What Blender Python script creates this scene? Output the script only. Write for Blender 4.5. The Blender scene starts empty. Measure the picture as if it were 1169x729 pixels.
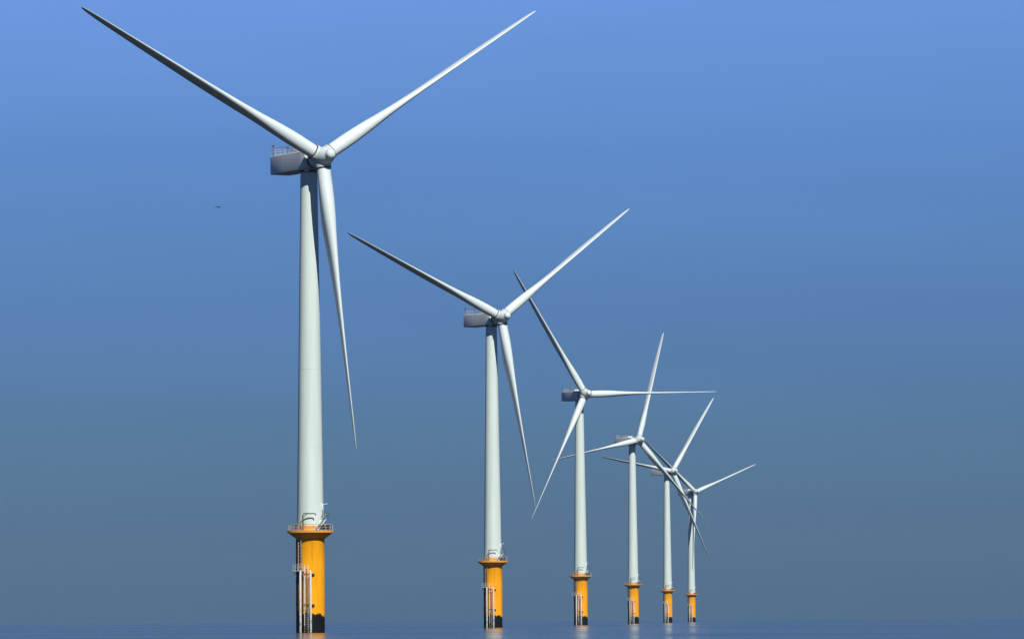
import bpy, bmesh, math, random
from mathutils import Vector, Matrix
rad = math.radians
S = bpy.context.scene
COL = S.collection

# ------------------------------------------------------------------ camera
cam_data = bpy.data.cameras.new('camera')
cam = bpy.data.objects.new('camera', cam_data)
COL.objects.link(cam)
S.camera = cam
F_PX, PITCH, ROLL, CAM_H = 5806.2, 0.05903, 0.00673, 1.916
cam_data.sensor_fit = 'HORIZONTAL'
cam_data.sensor_width = 36.0
cam_data.lens = 36.0 * F_PX / 1169.0
cam_data.clip_start = 1.0
cam_data.clip_end = 60000.0
fwd = Vector((0, math.cos(PITCH), math.sin(PITCH)))
rl = Vector((1, 0, 0)); ul = rl.cross(fwd)
cr, sr = math.cos(ROLL), math.sin(ROLL)
cx = rl * cr - ul * sr
cy = rl * sr + ul * cr
cz = -fwd
cam.matrix_world = Matrix(((cx.x, cy.x, cz.x, 0), (cx.y, cy.y, cz.y, 0), (cx.z, cy.z, cz.z, CAM_H), (0, 0, 0, 1)))

# ------------------------------------------------------------------ daylight
SUN_AZ, SUN_EL = 21.5, 41.5          # azimuth: degrees to the right of straight behind the camera
sdir = Vector((math.cos(rad(SUN_EL)) * math.sin(rad(SUN_AZ)), -math.cos(rad(SUN_EL)) * math.cos(rad(SUN_AZ)), math.sin(rad(SUN_EL))))
world = bpy.data.worlds.new('World'); S.world = world
world.use_nodes = True
nt = world.node_tree; nt.nodes.clear()
out = nt.nodes.new('ShaderNodeOutputWorld')
bg = nt.nodes.new('ShaderNodeBackground'); bg.inputs['Strength'].default_value = 0.125
sky = nt.nodes.new('ShaderNodeTexSky'); sky.sky_type = 'NISHITA'
sky.sun_disc = False
sky.sun_elevation = rad(SUN_EL)
sky.sun_rotation = math.atan2(sdir.x, sdir.y)
sky.altitude = 0; sky.air_density = 1.2; sky.dust_density = 0.0; sky.ozone_density = 2.0
# haze gradient painted into the sky colour by elevation; upper sky dimmed for low ambient
tc = nt.nodes.new('ShaderNodeTexCoord')
sep = nt.nodes.new('ShaderNodeSeparateXYZ')
ramp = nt.nodes.new('ShaderNodeValToRGB')
mr = nt.nodes.new('ShaderNodeMapRange')
mr.inputs['From Min'].default_value = 0.0; mr.inputs['From Max'].default_value = 0.5
mix = nt.nodes.new('ShaderNodeMix'); mix.data_type = 'RGBA'; mix.blend_type = 'MULTIPLY'
mix.inputs['Factor'].default_value = 1.0
SKY_STOPS = [(0.0, (0.0495, 0.1133, 0.324)), (0.006, (0.0495, 0.1133, 0.324)), (0.058, (0.0696, 0.1421, 0.3418)), (0.12, (0.0955, 0.1856, 0.4626)), (0.182, (0.1376, 0.2479, 0.5708)), (0.242, (0.2251, 0.3456, 0.7306)), (0.4, (0.17, 0.26, 0.52)), (0.7, (0.11, 0.16, 0.3)), (1.0, (0.09, 0.13, 0.22))]
el = ramp.color_ramp.elements
el[0].position = 0.0; el[0].color = (*SKY_STOPS[0][1], 1)
el[1].position = 1.0; el[1].color = (*SKY_STOPS[-1][1], 1)
for p, c in SKY_STOPS[1:-1]:
    e = el.new(p); e.color = (*c, 1)
L = nt.links.new
L(tc.outputs['Generated'], sep.inputs[0]); L(sep.outputs['Z'], mr.inputs['Value'])
L(mr.outputs[0], ramp.inputs[0])
skm = nt.nodes.new('ShaderNodeMapping'); skm.inputs['Scale'].default_value = (9, 9, 55)
skn = nt.nodes.new('ShaderNodeTexNoise'); skn.inputs['Scale'].default_value = 1.0; skn.inputs['Detail'].default_value = 5
skr = nt.nodes.new('ShaderNodeMapRange'); skr.inputs['From Min'].default_value = 0.3; skr.inputs['From Max'].default_value = 0.7
skr.inputs['To Min'].default_value = 0.965; skr.inputs['To Max'].default_value = 1.035
L(tc.outputs['Generated'], skm.inputs[0]); L(skm.outputs[0], skn.inputs['Vector']); L(skn.outputs['Fac'], skr.inputs['Value'])
mul = nt.nodes.new('ShaderNodeMath'); mul.operation = 'MULTIPLY'; mul.inputs[1].default_value = 0.125
L(skr.outputs[0], mul.inputs[0]); L(mul.outputs[0], bg.inputs['Strength'])
L(sky.outputs[0], mix.inputs['A']); L(ramp.outputs[0], mix.inputs['B'])
L(mix.outputs['Result'], bg.inputs['Color']); L(bg.outputs[0], out.inputs['Surface'])

sun_d = bpy.data.lights.new('sun', 'SUN'); sun_d.energy = 4.8; sun_d.angle = rad(0.53); sun_d.color = (1.0, 0.965, 0.90)
sun = bpy.data.objects.new('sun', sun_d); COL.objects.link(sun)
sun.rotation_euler = sdir.to_track_quat('Z', 'Y').to_euler()

S.view_settings.view_transform = 'Standard'
S.view_settings.look = 'None'
S.view_settings.exposure = 0.0
S.view_settings.gamma = 1.0
S.view_settings.use_curve_mapping = False
S.cycles.volume_bounces = 0
S.cycles.caustics_reflective = False
S.cycles.caustics_refractive = False

# ------------------------------------------------------------------ materials
def mat(name):
    m = bpy.data.materials.new(name); m.use_nodes = True
    n = m.node_tree.nodes; b = n['Principled BSDF']
    return m, m.node_tree, b
def noise(nt, scale, detail=4, rough=0.6, vec=None, coord='Object', sc=(1, 1, 1)):
    tc = nt.nodes.new('ShaderNodeTexCoord'); mp = nt.nodes.new('ShaderNodeMapping')
    mp.inputs['Scale'].default_value = sc
    nt.links.new(tc.outputs[coord], mp.inputs[0])
    t = nt.nodes.new('ShaderNodeTexNoise'); t.inputs['Scale'].default_value = scale
    t.inputs['Detail'].default_value = detail; t.inputs['Roughness'].default_value = rough
    nt.links.new(mp.outputs[0], t.inputs['Vector'])
    return t
def ramp2(nt, src, stops):
    r = nt.nodes.new('ShaderNodeValToRGB'); e = r.color_ramp.elements
    e[0].position, e[0].color = stops[0][0], (*stops[0][1], 1)
    e[1].position, e[1].color = stops[-1][0], (*stops[-1][1], 1)
    for p, c in stops[1:-1]:
        q = e.new(p); q.color = (*c, 1)
    nt.links.new(src, r.inputs[0]); return r
def simple(name, c0, c1, rough=0.5, scale=1.5, sc=(1, 1, 1), metal=0.0, spec=0.5):
    m, nt, b = mat(name)
    t = noise(nt, scale, sc=sc)
    r = ramp2(nt, t.outputs['Fac'], [(0.3, c0), (0.7, c1)])
    nt.links.new(r.outputs[0], b.inputs['Base Color'])
    b.inputs['Roughness'].default_value = rough; b.inputs['Metallic'].default_value = metal
    b.inputs['Specular IOR Level'].default_value = spec
    return m
M = {}
M['tower'] = simple('tower_paint', (0.565, 0.665, 0.615), (0.665, 0.76, 0.71), 0.5, 0.9, (1, 1, 0.06), spec=0.3)
M['blade'] = simple('blade_gelcoat', (0.66, 0.75, 0.735), (0.71, 0.80, 0.78), 0.42, 0.7, (1, 1, 0.15), spec=0.35)
M['hub'] = simple('hub_gelcoat', (0.60, 0.69, 0.68), (0.67, 0.76, 0.745), 0.45, 0.8, spec=0.35)
M['collar'] = simple('root_seal', (0.5, 0.55, 0.55), (0.62, 0.67, 0.66), 0.5, 2.0)
M['seal'] = simple('dark_seal', (0.015, 0.016, 0.018), (0.03, 0.03, 0.034), 0.7, 2.0)
M['galv'] = simple('galvanised_steel', (0.36, 0.34, 0.28), (0.56, 0.53, 0.46), 0.5, 3.0, spec=0.4)
M['darksteel'] = simple('dark_green_steel', (0.03, 0.06, 0.055), (0.06, 0.10, 0.09), 0.5, 3.0)
M['cabinet'] = simple('dark_cabinet_paint', (0.02, 0.025, 0.03), (0.05, 0.055, 0.06), 0.6, 3.0)
M['white'] = simple('white_fitting', (0.68, 0.72, 0.70), (0.78, 0.80, 0.78), 0.5, 2.0)
M['grating'] = simple('deck_grating', (0.30, 0.20, 0.08), (0.45, 0.30, 0.10), 0.7, 3.0)

# nacelle shell: light grey panels with thin vertical joints
m, nt, b = mat('nacelle_panels'); M['nacelle'] = m
t = noise(nt, 1.3); r = ramp2(nt, t.outputs['Fac'], [(0.3, (0.60, 0.65, 0.67)), (0.7, (0.70, 0.74, 0.76))])
tcn = nt.nodes.new('ShaderNodeTexCoord'); sp = nt.nodes.new('ShaderNodeSeparateXYZ'); nt.links.new(tcn.outputs['Object'], sp.inputs[0])
fr = nt.nodes.new('ShaderNodeMath'); fr.operation = 'PINGPONG'; fr.inputs[1].default_value = 0.9; nt.links.new(sp.outputs['Y'], fr.inputs[0])
jr = ramp2(nt, fr.outputs[0], [(0.0, (0.55, 0.55, 0.55)), (0.035, (1, 1, 1))])
mx = nt.nodes.new('ShaderNodeMix'); mx.data_type = 'RGBA'; mx.blend_type = 'MULTIPLY'; mx.inputs['Factor'].default_value = 1
nt.links.new(r.outputs[0], mx.inputs['A']); nt.links.new(jr.outputs[0], mx.inputs['B'])
nt.links.new(mx.outputs['Result'], b.inputs['Base Color']); b.inputs['Roughness'].default_value = 0.5
b.inputs['Specular IOR Level'].default_value = 0.3

# yellow pile paint with rust runs, and the weed line of the splash zone (ragged edge)
def pile_material(name, y0, y1, growth_top, streak=True):
    m, nt, b = mat(name)
    st = noise(nt, 1.6, 5, 0.65, sc=(1.6, 1.6, 0.09))
    r = ramp2(nt, st.outputs['Fac'], [(0.28, y0), (0.5, y1), (0.8, y1)])
    tcn = nt.nodes.new('ShaderNodeTexCoord'); sp = nt.nodes.new('ShaderNodeSeparateXYZ'); nt.links.new(tcn.outputs['Object'], sp.inputs[0])
    n1 = noise(nt, 0.55, 2, 0.5, sc=(1, 1, 0.05)); n2 = noise(nt, 3.0, 5, 0.7, sc=(1, 1, 0.6))
    a1 = nt.nodes.new('ShaderNodeMath'); a1.operation = 'MULTIPLY_ADD'; nt.links.new(n1.outputs['Fac'], a1.inputs[0]); a1.inputs[1].default_value = 2.2
    nt.links.new(sp.outputs['Z'], a1.inputs[2])
    a2 = nt.nodes.new('ShaderNodeMath'); a2.operation = 'MULTIPLY_ADD'; nt.links.new(n2.outputs['Fac'], a2.inputs[0]); a2.inputs[1].default_value = 1.3
    nt.links.new(a1.outputs[0], a2.inputs[2])
    mrr = nt.nodes.new('ShaderNodeMapRange'); nt.links.new(a2.outputs[0], mrr.inputs['Value'])
    mrr.inputs['From Min'].default_value = growth_top + 1.6; mrr.inputs['From Max'].default_value = growth_top + 1.8
    mx = nt.nodes.new('ShaderNodeMix'); mx.data_type = 'RGBA'
    nt.links.new(mrr.outputs[0], mx.inputs['Factor'])
    n3 = noise(nt, 5.0, 4, 0.7); wr = ramp2(nt, n3.outputs['Fac'], [(0.35, (0.004, 0.005, 0.006)), (0.75, (0.014, 0.016, 0.015))])
    nt.links.new(wr.outputs[0], mx.inputs['A']); nt.links.new(r.outputs[0], mx.inputs['B'])
    nt.links.new(mx.outputs['Result'], b.inputs['Base Color'])
    b.inputs['Roughness'].default_value = 0.6; b.inputs['Specular IOR Level'].default_value = 0.08
    return m
M['pile'] = pile_material('yellow_pile_paint', (0.66, 0.23, 0.006), (0.97, 0.41, 0.006), 3.4)
M['yellow'] = simple('yellow_deck_paint', (0.62, 0.27, 0.03), (0.78, 0.38, 0.06), 0.6, 2.5, spec=0.2)
M['shade_strip'] = pile_material('shade_strip_paint', (0.07, 0.03, 0.01), (0.15, 0.06, 0.015), 3.3)  # dark brown stands in for the strip of shade on the pile; weed below
# fender tubes: galvanised, blotched with dark weed near the water
m, nt, b = mat('fender_steel'); M['fender'] = m
t = noise(nt, 2.5, 5, 0.7, sc=(1, 1, 0.45)); tcn = nt.nodes.new('ShaderNodeTexCoord'); sp = nt.nodes.new('ShaderNodeSeparateXYZ')
nt.links.new(tcn.outputs['Object'], sp.inputs[0])
a = nt.nodes.new('ShaderNodeMath'); a.operation = 'MULTIPLY_ADD'; nt.links.new(sp.outputs['Z'], a.inputs[0]); a.inputs[1].default_value = 0.035
nt.links.new(t.outputs['Fac'], a.inputs[2])
r = ramp2(nt, a.outputs[0], [(0.42, (0.05, 0.05, 0.04)), (0.52, (0.46, 0.45, 0.40)), (0.75, (0.70, 0.70, 0.65))])
nt.links.new(r.outputs[0], b.inputs['Base Color']); b.inputs['Roughness'].default_value = 0.5; b.inputs['Specular IOR Level'].default_value = 0.3

# sea
m, nt, b = mat('sea_water'); M['sea'] = m
b.inputs['Base Color'].default_value = (0.020, 0.018, 0.010, 1)
b.inputs['IOR'].default_value = 1.333
n1 = noise(nt, 0.35, 4, 0.55, sc=(1, 0.6, 1)); n2 = noise(nt, 0.03, 3, 0.5, sc=(0.5, 1.2, 1))
ad = nt.nodes.new('ShaderNodeMath'); ad.operation = 'MULTIPLY_ADD'
nt.links.new(n2.outputs['Fac'], ad.inputs[0]); ad.inputs[1].default_value = 2.0; nt.links.new(n1.outputs['Fac'], ad.inputs[2])
bp = nt.nodes.new('ShaderNodeBump'); bp.inputs['Strength'].default_value = 1.0; bp.inputs['Distance'].default_value = 0.03
nt.links.new(ad.outputs[0], bp.inputs['Height']); nt.links.new(bp.outputs[0], b.inputs['Normal'])
n3 = noise(nt, 1.0, 5, 0.65, sc=(0.012, 0.0045, 1))       # wind patches and slicks
rr = nt.nodes.new('ShaderNodeMapRange'); rr.inputs['From Min'].default_value = 0.35; rr.inputs['From Max'].default_value = 0.65
rr.inputs['To Min'].default_value = 0.06; rr.inputs['To Max'].default_value = 0.22
nt.links.new(n3.outputs['Fac'], rr.inputs['Value']); nt.links.new(rr.outputs[0], b.inputs['Roughness'])

# gull plumage
M['gull'] = simple('dark_plumage', (0.012, 0.012, 0.014), (0.03, 0.03, 0.032), 0.8, 6.0, spec=0.1)

# ------------------------------------------------------------------ mesh helpers
class MB:
    """collects shapes for one mesh object"""
    def __init__(self): self.bm = bmesh.new()
    def box(self, c, s, rz=0.0, mtx=None, bevel=0.0):
        mt = Matrix.Translation(c) @ Matrix.Rotation(rz, 4, 'Z') @ Matrix.Diagonal((*s, 1))
        if mtx is not None: mt = mtx @ mt
        r = bmesh.ops.create_cube(self.bm, size=1.0, matrix=mt)
        if bevel:
            es = list({e for v in r['verts'] for e in v.link_edges})
            bmesh.ops.bevel(self.bm, geom=es, offset=bevel, segments=3, affect='EDGES', profile=0.5)
        return self
    def rings(self, rings, cap0=True, cap1=True, closed=True):
        vs = [[self.bm.verts.new(p) for p in r] for r in rings]
        n = len(vs[0])
        for a, b in zip(vs, vs[1:]):
            for i in range(n):
                j = (i + 1) % n
                f = self.bm.faces.new((a[i], a[j], b[j], b[i])); f.smooth = True
        if cap0: self.bm.faces.new(vs[0][::-1])
        if cap1: self.bm.faces.new(vs[-1])
        return self
    def lathe(self, prof, n=48, mtx=None, cap0=True, cap1=True):
        """profile of (radius, z) about Z, sharp rings are doubled by the caller"""
        rs = []
        for r, z in prof:
            ps = [Vector((r * math.cos(2 * math.pi * k / n), r * math.sin(2 * math.pi * k / n), z)) for k in range(n)]
            if mtx is not None: ps = [mtx @ p for p in ps]
            rs.append(ps)
        return self.rings(rs, cap0, cap1)
    def tube(self, pts, r, n=10):
        pts = [Vector(p) for p in pts]
        rs = []
        for i, p in enumerate(pts):
            if i == 0: d = pts[1] - p
            elif i == len(pts) - 1: d = p - pts[i - 1]
            else: d = (pts[i + 1] - p).normalized() + (p - pts[i - 1]).normalized()
            d.normalize()
            a = d.cross(Vector((0, 0, 1)) if abs(d.z) < 0.9 else Vector((1, 0, 0))).normalized(); b = d.cross(a)
            rs.append([p + r * (a * math.cos(2 * math.pi * k / n) + b * math.sin(2 * math.pi * k / n)) for k in range(n)])
        return self.rings(rs)
    def ring_tube(self, R, z, r, n=48, m=8, a0=0.0, a1=2 * math.pi):
        full = abs(a1 - a0 - 2 * math.pi) < 1e-6
        pts = []
        k = n if full else n + 1
        rs = []
        for i in range(k + (1 if full else 0)):
            a = a0 + (a1 - a0) * i / n
            d = Vector((math.cos(a), math.sin(a), 0))
            rs.append([d * (R + r * math.cos(2 * math.pi * j / m)) + Vector((0, 0, z + r * math.sin(2 * math.pi * j / m))) for j in range(m)])
        return self.rings(rs, not full, not full)
    def build(self, name, material, parent=None, sharp=35):
        bmesh.ops.recalc_face_normals(self.bm, faces=self.bm.faces)
        me = bpy.data.meshes.new(name); self.bm.to_mesh(me); self.bm.free()
        for p in me.polygons: p.use_smooth = True
        me.set_sharp_from_angle(angle=rad(sharp))
        me.materials.append(material)
        o = bpy.data.objects.new(name, me); COL.objects.link(o)
        if parent is not None: o.parent = parent
        return o

def polar(az, r, z):
    """az in degrees measured from the side that faces the camera, positive to its right"""
    return Vector((r * math.sin(rad(az)), -r * math.cos(rad(az)), z))

# ------------------------------------------------------------------ setting: the sea
mb = MB()
xs = [-9000, -3000, -800, 800, 3000, 9000]; ys = [-900, 400, 2000, 5000, 9000, 16000]
gv = [[mb.bm.verts.new((x, y, 0)) for x in xs] for y in ys]
for j in range(len(ys) - 1):
    for i in range(len(xs) - 1):
        mb.bm.faces.new((gv[j][i], gv[j][i + 1], gv[j + 1][i + 1], gv[j + 1][i]))
sea = mb.build('sea', M['sea']); sea['kind'] = 'structure'

# ------------------------------------------------------------------ haze
mb = MB(); mb.box((0, 7550, 99.0), (18040, 16940, 200))
mh = bpy.data.materials.new('sea_haze'); mh.use_nodes = True
nt = mh.node_tree; nt.nodes.clear()
oh = nt.nodes.new('ShaderNodeOutputMaterial'); pv = nt.nodes.new('ShaderNodeVolumePrincipled')
pv.inputs['Color'].default_value = (0.32, 0.52, 0.75, 1); pv.inputs['Density'].default_value = 0.000024
pv.inputs['Anisotropy'].default_value = 0.0
nt.links.new(pv.outputs[0], oh.inputs['Volume'])
haze = mb.build('haze', mh); haze['kind'] = 'stuff'

# ------------------------------------------------------------------ the turbine
Z_RIM0, Z_RIM1, R_RIM = 17.85, 18.25, 4.15
Z_COLLAR = 19.15
HUB_H, TILT, CONE, OVER = 84.75, 5.91, 2.6, 5.25
LAND_AZ = -12.0                      # boat landing, seen from the camera

def airfoil(n=36):
    """unit airfoil outline, x from leading edge 0 to trailing edge 1, y thickness +-0.5"""
    pts = []
    for k in range(n):
        t = 2 * math.pi * k / n
        x = 0.5 * (1 - math.cos(t))
        yt = 5 * (0.2969 * math.sqrt(x) - 0.1260 * x - 0.3516 * x * x + 0.2843 * x ** 3 - 0.1036 * x ** 4)
        y = yt * (1 if t < math.pi else -1)
        pts.append((x, y))
    return pts
def blade_mesh(parent):
    mb = MB(); n = 36; af = airfoil(n)
    # span, chord, relative thickness, roundness (1 = circle), twist
    st = [(1.55, 2.5, 1.0, 1.0, 0), (2.6, 2.5, 1.0, 1.0, 0), (4.0, 2.55, 1.0, 0.93, 0), (5.5, 2.85, 0.92, 0.75, -1), (7.5, 3.45, 0.74, 0.45, -2),
          (9.5, 3.95, 0.60, 0.2, -3), (11.5, 4.2, 0.51, 0.06, -3), (14, 4.1, 0.43, 0, -1), (18, 3.7, 0.355, 0, 3), (23, 3.2, 0.30, 0, 7),
          (28, 2.78, 0.26, 0, 10.5), (33, 2.4, 0.23, 0, 13), (38, 2.05, 0.205, 0, 14.5), (43, 1.72, 0.185, 0, 15.5), (47, 1.46, 0.175, 0, 16),
          (50, 1.2, 0.17, 0, 16.5), (52, 0.9, 0.17, 0, 16.5), (53.0, 0.6, 0.17, 0, 16.5), (53.45, 0.2, 0.2, 0, 16.5)]
    rings = []
    for s, c, th, rd, tw in st:
        piv = 0.5 * rd + 0.30 * (1 - rd)
        ring = []
        for k in range(n):
            t = 2 * math.pi * k / n
            xa, ya = af[k]
            xc, yc = 0.5 * (1 - math.cos(t)), 0.5 * math.sin(t)
            x = (xc * rd + xa * (1 - rd) - piv) * c
            y = (yc * rd + ya * (1 - rd)) * c * th
            a = rad(tw)
            X, Y = y, x                      # chord runs along the rotor axis: the blade is feathered, leading edge upwind (-Y)
            ring.append(Vector((X * math.cos(a) - Y * math.sin(a), X * math.sin(a) + Y * math.cos(a), s)))
        rings.append(ring)
    mb.rings(rings)
    b = mb.build('blade', M['blade'], parent, sharp=60)
    mc = MB()
    mc.lathe([(1.22, 1.20), (1.46, 1.20), (1.46, 1.95), (1.43, 2.0), (1.26, 2.0)], 48)
    c = mc.build('root_collar', M['collar'], b)
    ms = MB(); ms.lathe([(1.26, 2.005), (1.38, 2.005), (1.38, 2.17), (1.26, 2.17)], 48, cap0=False, cap1=False)
    ms.build('seal_ring', M['seal'], b)
    return b

def build_turbine():
    root = bpy.data.objects.new('wind_turbine', None); COL.objects.link(root)
    root.empty_display_size = 5
    # ---- yellow foundation pile with its cone under the deck
    mb = MB()
    mb.lathe([(2.53, -3), (2.53, 5), (2.53, 12), (2.53, 16.75), (2.56, 16.8), (3.95, Z_RIM0 - 0.02)], 72, cap1=False)
    mb.lathe([(2.50, Z_RIM1 + 0.01), (2.50, Z_COLLAR - 0.2), (2.60, Z_COLLAR - 0.2), (2.60, Z_COLLAR), (2.40, Z_COLLAR)], 72)
    pile = mb.build('foundation_pile', M['pile'], root)
    # ---- deck
    mb = MB()
    mb.lathe([(2.52, Z_RIM0), (R_RIM - 0.05, Z_RIM0), (R_RIM, Z_RIM0 + 0.04), (R_RIM, Z_RIM1 - 0.04), (R_RIM - 0.04, Z_RIM1), (2.52, Z_RIM1)], 72, cap0=False, cap1=False)
    deck = mb.build('access_deck', M['yellow'], root)
    mb = MB()                                           # rail with posts, toe board
    N = 20
    for k in range(N):
        p = polar(k * 360 / N + 9, R_RIM - 0.10, 0)
        mb.tube([(p.x, p.y, Z_RIM1), (p.x, p.y, Z_RIM1 + 1.12)], 0.045, 8)
    mb.ring_tube(R_RIM - 0.10, Z_RIM1 + 1.14, 0.05, 60)
    mb.ring_tube(R_RIM - 0.10, Z_RIM1 + 0.62, 0.032, 60)
    mb.ring_tube(R_RIM - 0.10, Z_RIM1 + 0.10, 0.045, 60)
    mb.build('deck_railing', M['galv'], deck)
    mb = MB()                                           # small davit crane in front of the tower
    b0 = polar(-20, 3.55, Z_RIM1)
    mb.tube([b0, b0 + Vector((0, 0, 2.75)), b0 + Vector((0.10, 0, 2.98)), b0 + Vector((0.32, 0.0, 3.06)), b0 + Vector((2.1, 0.1, 3.06)), b0 + Vector((2.25, 0.1, 2.98)), b0 + Vector((2.28, 0.1, 2.72))], 0.11, 10)
    mb.tube([b0 + Vector((0, 0, 2.3)), b0 + Vector((0.75, 0.03, 3.04))], 0.05, 8)
    mb.lathe([(0.2, 0), (0.2, 0.08), (0.13, 0.12), (0.13, 0.7)], 16, Matrix.Translation(b0))
    mb.box(b0 + Vector((0.16, -0.05, 1.15)), (0.26, 0.3, 0.36), bevel=0.03)
    mb.build('davit_crane', M['darksteel'], deck)
    for az, w, h in ((38, 0.8, 0.85), (52, 0.9, 0.7), (66, 0.7, 0.95)):
        p = polar(az, 3.35, Z_RIM1 + h / 2)
        mb = MB()                                       # dark equipment cabinets on deck, right of the tower
        mb.box(p, (w, 0.6, h), rad(az), bevel=0.04)
        mb.box(p + Vector((0, 0, h / 2 + 0.03)), (w + 0.08, 0.68, 0.06), rad(az))
        mb.build('equipment_cabinet', M['cabinet'], deck)
    # stair to the door on the right of the tower
    mb = MB()
    s0 = polar(18, 3.6, Z_RIM1); s1 = polar(62, 2.95, Z_RIM1 + 2.1)
    d = s1 - s0; side = Vector((d.y, -d.x, 0)).normalized() * 0.38
    for sg in (-1, 1):
        o = side * sg
        mb.tube([s0 + o, s1 + o], 0.07, 8)
        mb.tube([s0 + o, s0 + o + Vector((0, 0, 0.95)), s1 + o + Vector((0, 0, 0.95)), s1 + o], 0.04, 8)
    for k in range(1, 10):
        mb.box(s0 + d * (k / 10), (0.76, 0.34, 0.05), math.atan2(d.y, d.x) + math.pi / 2)
    mb.build('door_stair', M['white'], deck)
    # ---- ladder from deck to the rest platform, with hoops
    mb = MB()
    AZL = -39; er = polar(AZL, 1, 0); et = Vector((-er.y, er.x, 0)) ; et = -et if et.x < 0 else et
    base = polar(AZL, 2.96, 0)
    for sg in (-1, 1):
        q = base + et * 0.33 * sg
        mb.tube([(q.x, q.y, 10.9), (q.x, q.y, Z_RIM0 + 1.3)], 0.055, 8)
        for z in (11.6, 13.6, 15.6):
            mb.tube([(q.x, q.y, z), q * (2.5 / q.length) + Vector((0, 0, z))], 0.04, 6)
    z = 11.2
    while z < Z_RIM0 + 0.2:
        a = base + et * 0.33; c = base - et * 0.33
        mb.tube([(a.x, a.y, z), (c.x, c.y, z)], 0.04, 6); z += 0.6
    mb.build('access_ladder', M['galv'], root)
    # ---- rest platform
    mb = MB()
    AZP = -38; er = polar(AZP, 1, 0); et = Vector((-er.y, er.x, 0)); et = -et if et.x < 0 else et
    ang = math.atan2(et.y, et.x)
    c = polar(AZP, 3.25, 11.05)
    mb.box(c, (1.7, 1.4, 0.12), ang)
    for sg in (-1, 1):
        q = c + et * 0.78 * sg
        mb.tube([q + er * 0.65 - Vector((0, 0, 0.05)), polar(AZP, 2.45, 0) + et * 0.78 * sg + Vector((0, 0, 9.9))], 0.07, 8)
    rest = mb.build('rest_platform', M['white'], root)
    mb = MB()
    P = [c + et * 0.81 * a + er * 0.67 * b for a, b in ((-1, -0.9), (-1, 0), (-1, 1), (-0.33, 1), (0.33, 1), (1, 1), (1, 0.1))]
    for p in P: mb.tube([p, p + Vector((0, 0, 1.12))], 0.045, 8)
    for h in (1.12, 0.56): mb.tube([p + Vector((0, 0, h)) for p in P], 0.04, 8)
    mb.build('platform_railing', M['galv'], rest)
    # ---- boat landing: brackets, two fender tubes, a ladder between
    er = polar(LAND_AZ, 1, 0); et = Vector((-er.y, er.x, 0)); et = -et if et.x < 0 else et
    mb = MB()
    for sg in (-1, 1):
        q = er * 3.2 + et * 0.34 * sg
        mb.tube([q + Vector((0, 0, -2)), q + Vector((0, 0, 12.1))], 0.075, 8)
    z = 0.3
    while z < 11.6:
        mb.tube([er * 3.2 + et * 0.34 + Vector((0, 0, z)), er * 3.2 - et * 0.34 + Vector((0, 0, z))], 0.022, 6); z += 0.40
    landing = mb.build('boat_landing', M['fender'], root)
    for z in (10.4, 4.9):
        mb = MB()
        for sg in (-1, 1):
            q = er * 3.62 + et * 0.95 * sg
            qi = er * 2.25 + et * 0.95 * sg
            mb.tube([qi + Vector((0, 0, z)), q + Vector((0, 0, z))], 0.12, 10)
        mb.tube([er * 3.45 - et * 0.95 + Vector((0, 0, z + 0.1)), er * 3.45 + et * 0.95 + Vector((0, 0, z + 0.1))], 0.07, 8)
        q = er * 2.50 + et * 1.1
        mb.box(q + Vector((0, 0, z)), (0.5, 0.34, 0.34), math.atan2(et.y, et.x), bevel=0.03)
        mb.build('landing_bracket', M['cabinet'], landing)
    for sg in (-1, 1):
        q = er * 3.75 + et * 0.95 * sg
        mb = MB()
        mb.tube([q + Vector((0, 0, -3)), q + Vector((0, 0, 10.5)), q * 0.985 + Vector((0, 0, 10.85)), q * 0.95 + Vector((0, 0, 11.0))], 0.20, 16)
        mb.build('fender_tube', M['fender'], landing)
    # ---- tubes added for the pile's dark left strip, shade put into their colour
    for az in (-41, -55, -71):
        mb = MB(); q = polar(az, 2.47, 0)
        mb.tube([q + Vector((0, 0, -3)), q + Vector((0, 0, 16.6)), q * 0.93 + Vector((0, 0, 16.9))], 0.27, 14)
        for z in (5, 9, 13):
            mb.lathe([(0.32, z), (0.32, z + 0.3)], 14, Matrix.Translation((q.x, q.y, 0)))
        mb.build('shade_strip_tube', M['shade_strip'], root)
    # ---- tower: tapered, three welded sections
    mb = MB()
    def tr(z): return 2.42 + (1.53 - 2.42) * (z - Z_COLLAR) / (82.6 - Z_COLLAR)
    prof = []
    zs = [Z_COLLAR + 0.01]
    z = Z_COLLAR + 3.0
    while z < 81: zs.append(z); z += 3.0
    zs.append(82.92)
    mb.lathe([(tr(z), z) for z in zs], 72)
    tower = mb.build('tower', M['tower'], root)
    for z in (33.2, 47.3, 64.0):
        mb = MB(); r = tr(z)
        mb.lathe([(r - 0.01, z), (r + 0.022, z + 0.02), (r + 0.022, z + 0.10), (r - 0.01, z + 0.12)], 72, cap0=False, cap1=False)
        mb.build('flange_ring', M['tower'], tower)
    mb = MB()                                           # lamp bracket and landing at the door, right edge
    c = polar(70, 2.85, Z_RIM1 + 2.12)
    mb.box(c, (1.2, 1.1, 0.09), rad(70))
    e = polar(70, 1, 0); t_ = Vector((-e.y, e.x, 0))
    Q = [c + e * 0.5 * b + t_ * 0.55 * a for a, b in ((-1, -0.6), (-1, 1), (1, 1), (1, -0.6))]
    for p in Q: mb.tube([p, p + Vector((0, 0, 1.1))], 0.04, 8)
    for h in (1.1, 0.55): mb.tube([p + Vector((0, 0, h)) for p in Q], 0.035, 8)
    mb.build('door_landing', M['darksteel'], tower)
    mb = MB()
    c = polar(62, 2.52, Z_RIM1 + 4.2)
    mb.box(c, (0.34, 0.30, 1.25), rad(62), bevel=0.05)
    mb.tube([c + Vector((0.1, 0, 0.45)), c + Vector((0.65, 0, 0.62))], 0.05, 8)
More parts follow.
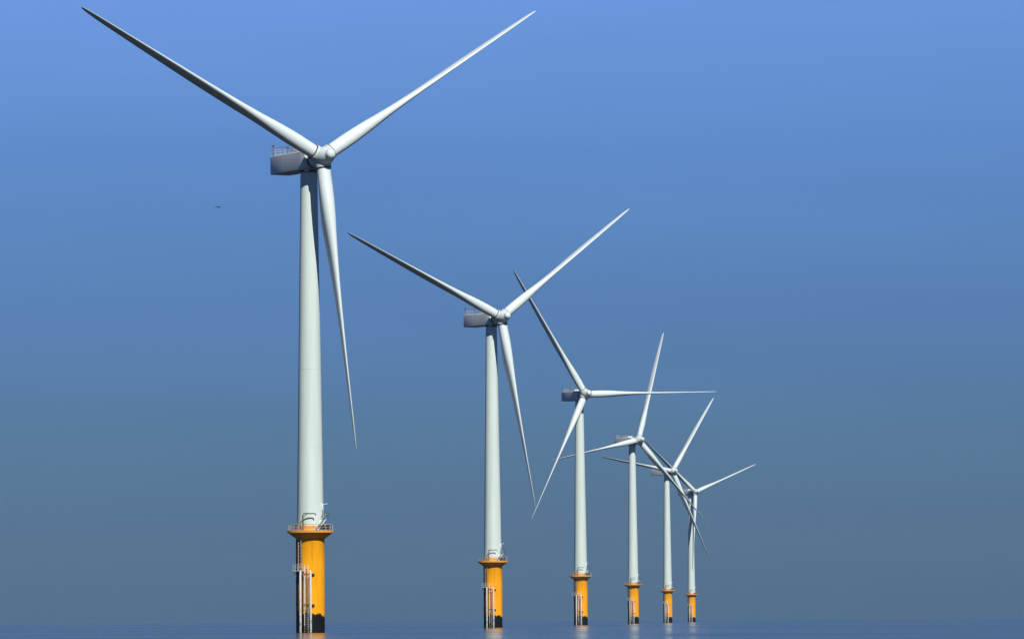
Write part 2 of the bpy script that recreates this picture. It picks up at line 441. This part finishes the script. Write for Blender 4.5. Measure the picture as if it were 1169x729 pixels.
    mb.box(c + Vector((0.72, 0, 0.62)), (0.26, 0.2, 0.16), bevel=0.03)
    mb.build('marker_lamp', M['white'], tower)
    mb = MB()                                           # oval door in a frame
    c = polar(70, 2.36, Z_RIM1 + 3.2)
    mb.box(c, (0.85, 0.14, 2.0), rad(70), bevel=0.06)
    mb.build('tower_door', M['hub'], tower)
    # ---- nacelle (local -Y = upwind)
    mb = MB()
    sec = []
    def section(y, w, z0, z1, r=0.14):
        pts = []
        for (cx_, cz_, a0) in ((w / 2 - r, z1 - r, 0), (-w / 2 + r, z1 - r, 90), (-w / 2 + r, z0 + r, 180), (w / 2 - r, z0 + r, 270)):
            for k in range(5):
                a = rad(a0 + 22.5 * k)
                pts.append(Vector((cx_ + r * math.cos(a), y, cz_ + r * math.sin(a))))
        return pts
    NB, NT = 83.32, 86.68
    for y, w, a, b_ in ((11.62, 3.5, NB + 0.22, NT - 0.2), (11.5, 3.86, NB + 0.06, NT - 0.06), (11.3, 3.96, NB, NT), (6, 4.0, NB, NT), (0, 4.0, NB, NT), (-1.7, 3.98, NB, NT), (-2.1, 3.8, NB + 0.1, NT - 0.1)):
        sec.append(section(y, w, a, b_))
    mb.rings(sec)
    nac = mb.build('nacelle', M['nacelle'], root)
    mb = MB()                                           # hoist platform rail over the rear roof
    H = 1.35
    for x in (-1.85, 1.85):
        for k in range(7):
            y = 11.3 - k * 1.5
            mb.tube([(x, y, NT - 0.01), (x, y, NT + H)], 0.035, 8)
        for h in (H, H * 0.66, H * 0.33): mb.tube([(x, 11.3, NT + h), (x, 2.2, NT + h)], 0.03 if h < H else 0.045, 8)
    for x in (-0.9, 0, 0.9): mb.tube([(x, 11.3, NT - 0.01), (x, 11.3, NT + H)], 0.045, 8)
    for h in (H, H * 0.66, H * 0.33): mb.tube([(-1.85, 11.3, NT + h), (1.85, 11.3, NT + h)], 0.035, 8)
    mb.build('roof_railing', M['galv'], nac)
    mb = MB()                                           # low roof cooler and hatch
    mb.box((0, 2.6, NT + 0.33), (2.4, 2.6, 0.66), bevel=0.08)
    mb.build('roof_cooler', M['nacelle'], nac)
    mb = MB()
    mb.box((0.2, 6.4, NT + 0.10), (1.6, 1.8, 0.20), bevel=0.05)
    mb.build('roof_hatch', M['nacelle'], nac)
    for x, h in ((-1.5, 1.9), (1.5, 1.7)):
        mb = MB()
        mb.tube([(x, 11.2, NT), (x, 11.2, NT + h)], 0.05, 8)
        mb.box((x, 11.2, NT + h), (0.5, 0.22, 0.22), bevel=0.04)
        mb.build('wind_sensor', M['cabinet'], nac)
    mb = MB()
    mb.lathe([(1.45, 82.9), (1.62, 82.9), (1.62, 83.1), (1.62, NB + 0.05)], 48)
    mb.build('yaw_bearing', M['seal'], nac)
    mb = MB()                                           # white lifting lug at the front underside
    mb.box((-1.35, -1.75, NB - 0.17), (0.7, 0.8, 0.32), bevel=0.1)
    mb.build('crane_lug', M['white'], nac)
    # ---- hub, built about the rotor axis (local Z = axis, origin = hub centre)
    mb = MB()
    mb.lathe([(1.55, -2.35), (1.55, -1.75), (1.66, -1.70), (1.72, -1.2), (1.76, -0.4), (1.75, 0.5), (1.68, 1.2), (1.54, 1.8), (1.32, 2.35), (1.08, 2.78), (0.95, 3.0),
              (0.93, 3.12), (0.92, 3.3), (0.88, 3.52), (0.76, 3.73), (0.55, 3.90), (0.28, 4.0), (0.06, 4.02)], 64)
    hub = mb.build('hub', M['hub'], root, sharp=25)
    mb = MB(); mb.lathe([(1.45, -3.25), (1.45, -2.36)], 40); mb.build('shaft_seal', M['seal'], hub)
    blades = [blade_mesh(root)]
    return root, blades[0]

def frame(psi):
    ps, ta = rad(psi), rad(TILT)
    a = Vector((math.sin(ps) * math.cos(ta), -math.cos(ps) * math.cos(ta), math.sin(ta)))
    u = Vector((math.cos(ps), math.sin(ps), 0)); v = a.cross(u); v = -v if v.z < 0 else v
    return a, u, v
def mat_cols(x, y, z, o):
    return Matrix(((x.x, y.x, z.x, o.x), (x.y, y.y, z.y, o.y), (x.z, y.z, z.z, o.z), (0, 0, 0, 1)))
def pose(root, X, Y, psi, az):
    root.location = (X, Y, 0)
    a, u, v = frame(psi)
    hub_c = Vector((0, 0, HUB_H)) + a * OVER
    i = 0
    for ch in root.children:
        k = ch.name.split('.')[0]
        if k == 'nacelle': ch.rotation_euler = (0, 0, rad(psi))
        elif k == 'hub': ch.matrix_local = mat_cols(u, v if u.cross(v).dot(a) > 0 else -v, a, hub_c)
        elif k == 'blade':
            th = rad(az + 120 * i); i += 1; co = rad(CONE)
            z = (u * math.sin(th) + v * math.cos(th)) * math.cos(co) + a * math.sin(co)
            y = -(a - z * a.dot(z)).normalized()
            x = y.cross(z)
            ch.matrix_local = mat_cols(x, y, z, hub_c)
def copy_child(o, parent):
    c = o.copy(); COL.objects.link(c); c.parent = parent
    for g in list(o.children):
        d = g.copy(); COL.objects.link(d); d.parent = c
    return c

POSES = [(-36.565, 916.70, 29.67, -62.67), (-5.733, 1404.27, 31.94, -66.20), (24.797, 1887.44, 24.46, -31.38),
         (55.641, 2373.33, 34.10, -101.50), (86.884, 2876.61, 38.33, -82.24), (116.859, 3349.30, 35.01, -50.52)]
LABELS = ['nearest and tallest white wind turbine on a yellow pile, alone at the left',
          'second nearest white wind turbine, its blades in a Y, right of the tallest one',
          'white wind turbine with one blade level to the right, third from the front',
          'white wind turbine with one blade almost straight up, fourth from the front',
          'small white wind turbine second from the far end, one dark blade pointing left',
          'farthest and smallest white wind turbine, at the right end of the row']
proto, blade0 = build_turbine()
for _ in range(2): copy_child(blade0, proto)
roots = [proto]
for k in range(1, 6):
    r = proto.copy(); COL.objects.link(r)
    for ch in list(proto.children): copy_child(ch, r)
    roots.append(r)
bpy.context.view_layer.update()
for r, p, lb in zip(roots, POSES, LABELS):
    pose(r, *p)
    r['label'] = lb; r['category'] = 'wind turbine'; r['group'] = 'wind turbines standing in a row in the sea'

# ------------------------------------------------------------------ the gull
mb = MB()
body = [(0.004, -0.26), (0.035, -0.24), (0.05, -0.18), (0.048, -0.13), (0.075, -0.05), (0.082, 0.04), (0.06, 0.15), (0.03, 0.24), (0.02, 0.30)]
mb.lathe(body, 16, Matrix.Rotation(rad(-90), 4, 'X'))
mb.rings([[Vector((-0.02, 0.27, 0.006)), Vector((0.02, 0.27, 0.006)), Vector((0.02, 0.27, -0.006)), Vector((-0.02, 0.27, -0.006))],
          [Vector((-0.07, 0.42, 0.004)), Vector((0.07, 0.42, 0.004)), Vector((0.07, 0.42, -0.004)), Vector((-0.07, 0.42, -0.004))]])
for sg in (-1, 1):                                      # bent wings, drooping tips
    rs = []
    for x, y, z, c, t in ((0.03, -0.02, 0.03, 0.34, 0.05), (0.2, -0.06, 0.13, 0.33, 0.04), (0.38, -0.08, 0.17, 0.28, 0.03), (0.55, -0.02, -0.04, 0.2, 0.02), (0.66, 0.06, -0.24, 0.07, 0.008), (0.70, 0.12, -0.36, 0.02, 0.004)):
        rs.append([Vector((sg * x, y - c / 2, z)), Vector((sg * x, y - c / 6, z + t / 2)), Vector((sg * x, y + c / 2, z)), Vector((sg * x, y - c / 6, z - t / 2))])
    mb.rings(rs)
gull = mb.build('gull', M['gull'], sharp=50)
gull.scale = (0.9, 1.05, 1.7)
gull.location = (-52.0, 900.0, 75.3)
gull.rotation_euler = (rad(30), rad(6), rad(6))
gull['label'] = 'small dark bird gliding in the sky left of the tallest turbine tower'
gull['category'] = 'bird'
